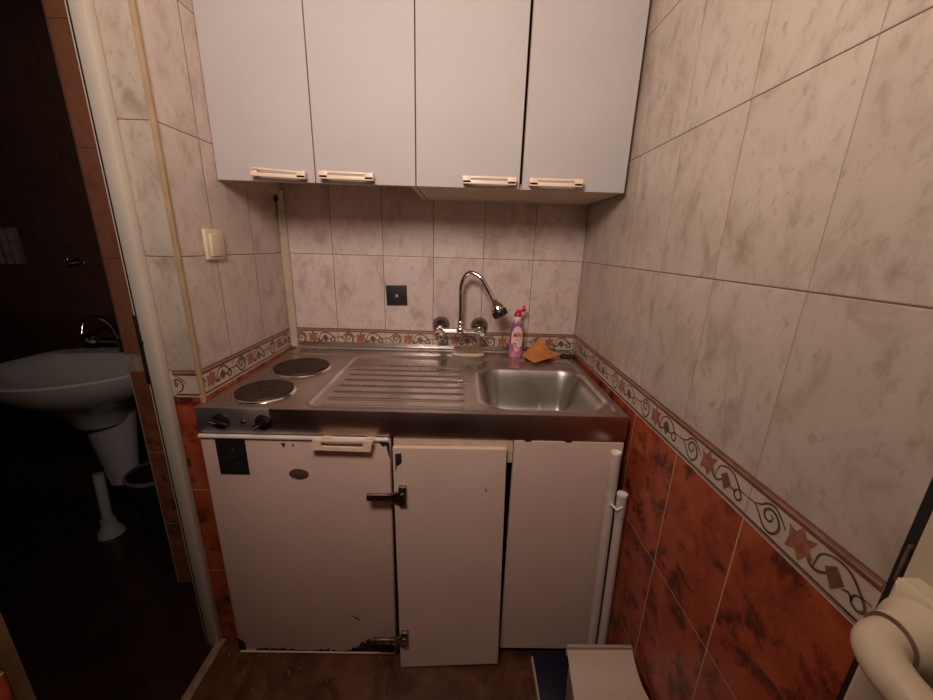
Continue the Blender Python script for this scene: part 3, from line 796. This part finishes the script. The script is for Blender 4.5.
# ------------------------------------------------------------------ orange cloth
ct = thing('cleaning_cloth', 'crumpled orange cleaning cloth lying beside the soap bottle behind the basin', 'cloth', (0,0,0))
def cloth():
    bm = BM(); n = 34
    # corner points of the folded cloth: left, front, right, peak against the wall
    A = V((.912,-.070,.895)); B = V((.948,-.150,.892)); C = V((1.072,-.070,.905)); D = V((.995,-.016,.966)); 
    E = V((1.020,-.030,.912))
    rows = []
    for j in range(n+1):
        v = j/n; row = []
        for i in range(n+1):
            u = i/n
            lo = A.lerp(B, u*1.0) if False else A.lerp(B, min(1, u/.45)) if u < .45 else B.lerp(C, (u-.45)/.55)
            hi = A.lerp(D, min(1, u/.55)) if u < .55 else (D.lerp(E, (u-.55)/.2) if u < .75 else E.lerp(C, (u-.75)/.25))
            p = lo.lerp(hi, v)
            w = math.sin(PI*v)*math.sin(PI*u)
            p.z += w*(.012 + .006*math.sin(9*u+2*v) + .004*math.sin(14*v-3*u))
            p.y -= w*.006*math.sin(7*u+5*v)
            fl = height(p.x, p.y) + .0022
            if p.y > -.021: fl = max(fl, ZC+.0)
            p.z = max(p.z, fl)
            p.y = min(p.y, -.0150)
            row.append(bm.verts.new(p))
        rows.append(row)
    for j in range(n):
        for i in range(n): bm.faces.new((rows[j][i], rows[j][i+1], rows[j+1][i+1], rows[j+1][i]))
    bmesh.ops.remove_doubles(bm, verts=bm.verts[:], dist=.0004)
    return bm
o = obj('cloth_sheet', cloth(), M['cloth'], ct, 'all')
sm = o.modifiers.new('thick', 'SOLIDIFY'); sm.thickness = .0022; sm.offset = 1
o = bx('black_block', (0,0,0), (.056,.034,.010), M['black_matt'], None, .003)  # plain black block laid in the worktop's back right corner
o.location = (1.068, -.060, ZL+.0006); o.rotation_euler = (0,0,-.5)
tag(o, 'small black piece in the back right corner of the worktop beside the orange cloth', 'rubber pad')
o.name = 'black_piece'

# ------------------------------------------------------------------ white tubes leaning in the corner
def pole(name, label, top_, bot, r, sleeve):
    t = thing(name, label, 'pole', bot)
    d = V(top_) - V(bot); L = d.length; u = d.normalized()
    bm = BM(); tube(bm, [u*0, u*(L-sleeve)], r, 20); obj('tube', bm, M['pole'], t, True)
    bm = BM(); tube(bm, [u*(L-sleeve-.012), u*(L-sleeve-.006), u*(L-.001)], [r, r+.0016, r+.0016], 20, cap=False)
    obj('sleeve', bm, M['pole'], t, True)
    bm = BM(); lathe(bm, [(0,-.002),(r-.003,-.002),(r-.003,.001),(r+.0018,.001),(r+.0020,-.004)], u*L, u, 20)
    obj('end_cap', bm, M['pole_end'], t, math.radians(40), label='white open end')
    return t
pole('broom_handle', 'taller of the two white tubes leaning in the corner by the cabinet', (1.088,-.634,.798), (1.090,-.672,.012), .0122, .10)
sp2 = pole('broom_handle', 'shorter of the two white tubes leaning in the corner by the tiled wall', (1.112,-.656,.683), (1.1165,-.682,.012), .0122, .065)

bm = BM(); tube(bm, [(-.034,.024,.640),(-.018,.012,.628),(-.006,.012,.640)], .004, 10); obj('hook_clip', bm, M['pole_end'], sp2, True)
# ------------------------------------------------------------------ bin and navy box on the floor
nb = thing('storage_box', 'flat dark blue box with a white side lying on the floor by the cabinet', 'box', (0,0,0))
bx('box_body', (.922,-.795,0.0005), (1.070,-.612,.030), M['navy'], nb, .002)
bx('side_edge', (.9165,-.795,0.0005), (.9215,-.630,.034), M['bin'], nb, .001, label='white side strip')
wb = thing('waste_bin', 'stained cream bin with a concave lid standing on the floor against the right wall', 'bin', (0,0,0))
BX0, BX1 = .948, 1.130
def lidz(y):  # concave lid, sloping to the front
    t = (-.805-y)/.108
    return .331 - .034*t - .020*math.sin(PI*min(1, max(0, t)))*1.0
bm = BM(); n = 16; th_l = .004
ra, rb = [], []
for i in range(n+1):
    y = -.805 - .108*i/n; dxl = .004*math.sin(PI*i/n) + .006*(1-i/n)
    ra.append((bm.verts.new((BX0+dxl, y, lidz(y))), bm.verts.new((BX1-.006*(1-i/n), y, lidz(y)+.002))))
    rb.append((bm.verts.new((BX0+dxl, y, lidz(y)-th_l)), bm.verts.new((BX1-.006*(1-i/n), y, lidz(y)-th_l))))
for i in range(n):
    bm.faces.new((ra[i][0], ra[i+1][0], ra[i+1][1], ra[i][1])); bm.faces.new((rb[i][0], rb[i][1], rb[i+1][1], rb[i+1][0]))
    bm.faces.new((ra[i][0], rb[i][0], rb[i+1][0], ra[i+1][0])); bm.faces.new((ra[i][1], ra[i+1][1], rb[i+1][1], rb[i][1]))
bm.faces.new((ra[0][0], ra[0][1], rb[0][1], rb[0][0])); bm.faces.new((ra[n][0], rb[n][0], rb[n][1], ra[n][1]))
obj('lid', bm, M['bin'], wb, math.radians(30))
bm = BM(); box(bm, (BX0+.006,-.812,.300),(BX1-.006,-.803,.334), .003); obj('lid_back_rim', bm, simple('rim_grey', (.42,.33,.26), .5), wb, True)
bm = BM(); box(bm, (BX0+.012,-.908,0.0005),(BX1-.006,-.812,.266), .006)
for v in bm.verts:
    k = (.292-v.co.z)/.292; v.co.x += (.5*(BX0+BX1)-v.co.x)*.14*k; v.co.y += (-.868-v.co.y)*.14*k
obj('bin_body', bm, simple('bin_brown', (.32,.22,.15), .5), wb, True)
bm = BM(); prism(bm, [(-.955,.262),(-.930,.262),(-.930,.312),(-.940,.300)], lambda u, v, d: V((BX1-.006+d, u, v)), .012); 
obj('side_tab', bm, simple('tab_grey', (.36,.30,.26), .5), wb)

# crumbs on the floor by the fridge
bm = BM(); rnd = random.Random(11)
for k in range(16):
    x, y, r = rnd.uniform(-.10,.42), rnd.uniform(-.72,-.615), rnd.uniform(.0012,.0035)
    bmesh.ops.create_icosphere(bm, subdivisions=1, radius=r, matrix=Matrix.Translation((x,y,r*.8)))
o = obj('crumbs', bm, M['crumb']); tag(o, 'pale crumbs and debris scattered on the floor before the fridge', 'debris', kind='stuff')

# ------------------------------------------------------------------ bathroom
sk = thing('pedestal_basin', 'dim white ceramic washbasin on a pedestal in the dark bathroom', 'washbasin', (-.86, .155, 0))
bm = BM()
def bring(a, yb, yf, z, n=40, s=1.0):
    ring = []
    for k in range(n):
        th = 2*PI*k/n; x = math.cos(th)*a; c = math.sin(th)
        y = (yb if c > 0 else yf)*abs(c)**(.45 if c > 0 else 1.0); ring.append((x, -.235 + y, z))
    return ring
rings = [bring(.09,.08,-.08,.56), bring(.12,.12,-.12,.63), bring(.20,.19,-.18,.685), bring(.275,.228,-.255,.74), bring(.305,.234,-.285,.79), bring(.312,.235,-.295,.815), bring(.305,.235,-.288,.822),
         bring(.280,.15,-.262,.818), bring(.26,.135,-.245,.80), bring(.20,.11,-.19,.735), bring(.10,.06,-.10,.705), bring(.02,.02,-.02,.70)]
rv = [[bm.verts.new(p) for p in r] for r in rings]
for p, q in zip(rv, rv[1:]):
    for k in range(40): bm.faces.new((p[k], p[(k+1)%40], q[(k+1)%40], q[k]))
bm.faces.new(rv[0][::-1]); bm.faces.new(rv[-1])
obj('bowl', bm, M['ceramic'], sk, True)
bm = BM(); lathe(bm, [(.0,.25),(.055,.25),(.075,.40),(.095,.55),(.115,.66),(0,.66)], (.0,-.20,0), n=28, sx=1, sy=.85); obj('pedestal', bm, M['ceramic'], sk, True)
bm = BM(); lathe(bm, [(0,0),(.012,0),(.012,.003),(0,.003)], (.03,-.098,.775), (0,-1,.35), 16); obj('overflow_hole', bm, M['dark_gap'], sk)
bt2 = thing('basin_tap', 'chrome two-handle tap on the dark bathroom washbasin', 'tap', (-.86, .09, .823))
bm = BM(); tube(bm, [(-.09,0,.05),(.09,0,.05)], .013, 14); tube(bm, [(0,0,0),(0,0,.05)], .016, 14)
obj('body', bm, M['old_chrome'], bt2, True)
bm = BM(); tube(bm, smoothpath([(0,0,.05),(-.01,-.02,.13),(-.02,-.06,.165),(-.03,-.11,.15),(-.03,-.13,.11)], 6), .009, 12); obj('spout', bm, M['chrome'], bt2, True)
for sx in (-.1, .1):
    bm = BM(); lathe(bm, [(.012,0),(.022,.008),(.024,.03),(.016,.04),(0,.042)], (sx, -.01, .05), (0,-.6,.6), 10); obj('handle', bm, M['chrome'], bt2, math.radians(25))
pp = thing('drain_pipe', 'grey waste pipe running down under the dark bathroom washbasin', 'pipe', (-.93, -.10, 0))
bm = BM(); tube(bm, [(0,0,.08),(-.01,.02,.30)], .020, 16); obj('pipe', bm, M['ceramic'], pp, True)
bm = BM(); lathe(bm, [(.0,0.0005),(.05,0.0005),(.048,.02),(.03,.05),(.026,.08),(0,.08)], n=24); obj('foot', bm, M['ceramic'], pp, True)
rb_ = thing('bathroom_bin', 'dark grey bin with a pale rim beside the pedestal in the dark bathroom', 'bin', (-.66, -.10, 0))
bm = BM(); lathe(bm, [(0,0.001),(.085,0.001),(.105,.33),(.1,.33),(.08,.01),(0,.01)], n=28); obj('bucket', bm, M['grey_dark'], rb_, True)
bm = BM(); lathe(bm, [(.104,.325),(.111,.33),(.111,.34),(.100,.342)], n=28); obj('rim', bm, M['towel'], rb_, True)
tw = thing('hand_towel', 'dim pale folded towel hanging on the dark bathroom wall above the basin', 'towel', (-1.43, .1625, 1.19))
bm = BM(); n = 24; ra = []
for i in range(n+1):
    x = .17*i/n; y = -.018 - .006*math.sin(i*1.3); ra.append([bm.verts.new((x,y,0)), bm.verts.new((x,y*1.0,.15)), bm.verts.new((x,-.002,.155)), bm.verts.new((x,-.002,0))])
for a, b in zip(ra, ra[1:]):
    for k in range(4): bm.faces.new((a[k], b[k], b[(k+1)%4], a[(k+1)%4]))
bm.faces.new(ra[0]); bm.faces.new(ra[-1])
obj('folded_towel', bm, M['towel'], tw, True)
hk = thing('wall_hook', 'small chrome hook on the dark bathroom wall right of the towel', 'hook', (-1.035, .160, 1.205))
bm = BM(); lathe(bm, [(0,0),(.018,0),(.016,.006),(0,.007)], (0,0,0), (0,-1,0), 18); obj('hook_plate', bm, M['old_chrome'], hk, True)
bm = BM(); tube(bm, smoothpath([(0,-.005,0),(0,-.03,-.005),(0,-.042,.008),(0,-.038,.022)], 5), .005, 10); obj('hook_arm', bm, M['chrome'], hk, True)

# ------------------------------------------------------------------ entrance door leaf on the right, with its lever handle
bm = BM(); box(bm, (1.118,-1.97,.01), (1.154,-1.2165,2.03), .002)
d1 = struct('door_1', bm, M['leaf'], True, label='cream entrance door leaf standing open against the right side')
bm = BM(); box(bm, (1.1425,-1.217,0), (1.169,-1.192,H), 0); box(bm, (1.156,-1.98,0), (1.169,-1.217,H))
struct('trim_7', bm, M['dark_gap'], label='dark gap of the entrance door frame at the end of the right wall')
bx('latch', (1.119,-1.2163,1.0), (1.127,-1.210,1.045), M['hinge'], d1, .001, label='small metal latch')
bm = BM()
# back plate, facetted towards the wall
prof = [(0,0),(0,.0),(.0,.0)]
def plate(lo_y, hi_y, z0, z1, x, d):
    P0 = [(lo_y, z0), (hi_y, z0), (hi_y, z1), (lo_y, z1)]
    k = .010
    P1 = [(lo_y+k, z0+k), (hi_y-k, z0+k), (hi_y-k, z1-k), (lo_y+k, z1-k)]
    a = [bm.verts.new((x, y, z)) for y, z in P0]; b = [bm.verts.new((x-d, y, z)) for y, z in P0]; c = [bm.verts.new((x-d-.007, y, z)) for y, z in P1]
    for r0, r1 in ((a, b), (b, c)):
        for i in range(4): bm.faces.new((r0[i], r0[(i+1)%4], r1[(i+1)%4], r1[i]))
    bm.faces.new(c); bm.faces.new(a[::-1])
plate(-1.300, -1.227, .83, 1.022, 1.118, .022)
bmesh.ops.bevel(bm, geom=bm.edges[:], offset=.002, segments=2, affect='EDGES')
lathe(bm, [(.034,0),(.031,.006),(.0245,.016),(.0220,.0275)], (1.090,-1.262,.985), (-1,0,0), 32)
hp = obj('door_handle', bm, M['lever'], d1, True)
bm = BM()
P = smoothpath([(1.095,-1.262,.985),(1.075,-1.262,.985),(1.058,-1.263,.984),(1.044,-1.270,.983),(1.036,-1.288,.980),(1.035,-1.312,.977),(1.037,-1.345,.972),(1.041,-1.385,.966)], 6)
nP = len(P); rad = [ .0215 - .0025*sst(0, 10, i) if i < 12 else .0190 - .0035*min(1, (i-12)/(nP-13)) for i in range(nP)]
tube(bm, P, rad, 24)
lv = obj('lever', bm, M['lever'], hp, True)
bm = BM(); lathe(bm, [(.0215,0),(.0221,.0005),(.0215,.001),(.018,.001)], (1.062,-1.262,.985), (-1,0,0), 28); obj('seam_ring', bm, M['brown_wood'], hp, True)
for yy, zz in ((-1.245, 1.005), (-1.262, .868)):
    bm = BM(); lathe(bm, [(0,0),(.0028,0),(.0024,.001),(0,.0012)], (1.0888,yy,zz), (-1,0,0), 12); obj('screw', bm, M['hinge'], hp)
bm = BM(); lathe(bm, [(0,0),(.010,0),(.010,.014),(0,.014)], (1.0888,-1.270,.885), (-1,0,0), 20); obj('keyhole', bm, M['black_plastic'], hp, True)

# ------------------------------------------------------------------ lights
def area(name, loc, size, power, col, target):
    l = bpy.data.lights.new(name, 'AREA'); l.shape = 'DISK'; l.size = size; l.energy = power; l.color = col
    o = bpy.data.objects.new(name, l); COL.objects.link(o); o.location = loc
    o.rotation_euler = (V(target)-V(loc)).to_track_quat('-Z', 'Y').to_euler(); return o
def point(name, loc, r, power, col):
    l = bpy.data.lights.new(name, 'POINT'); l.shadow_soft_size = r; l.energy = power; l.color = col
    o = bpy.data.objects.new(name, l); COL.objects.link(o); o.location = loc; return o
WARM = (1.0, .84, .75)
area('hall_lamp', (.42, -1.42, 1.90), .42, 13.8, WARM, (.50, -.3, 1.90))
S.world = bpy.data.worlds.new('world'); S.world.use_nodes = True
S.world.node_tree.nodes['Background'].inputs[0].default_value = (.02,.016,.014,1)
S.world.node_tree.nodes['Background'].inputs[1].default_value = 1

# ------------------------------------------------------------------ camera
cam = bpy.data.cameras.new('camera'); co = bpy.data.objects.new('camera', cam); COL.objects.link(co)
cam.sensor_width = 36; cam.sensor_fit = 'HORIZONTAL'; cam.lens = 14.149; cam.clip_start = .02
r = V((0.99953919,-0.00835275,0.02918289)); u = V((-0.02578809,0.27346593,0.96153594)); f = V((0.016012,0.96184542,-0.27312452))
Rm = Matrix((r, u, -f)).transposed().to_4x4()
co.matrix_world = Matrix.Translation((.65851867,-1.51171761,1.32399323)) @ Rm
S.camera = co
vs = S.view_settings; vs.view_transform = 'Standard'; vs.look = 'None'; vs.gamma = 1; vs.use_curve_mapping = False; vs.exposure = 0
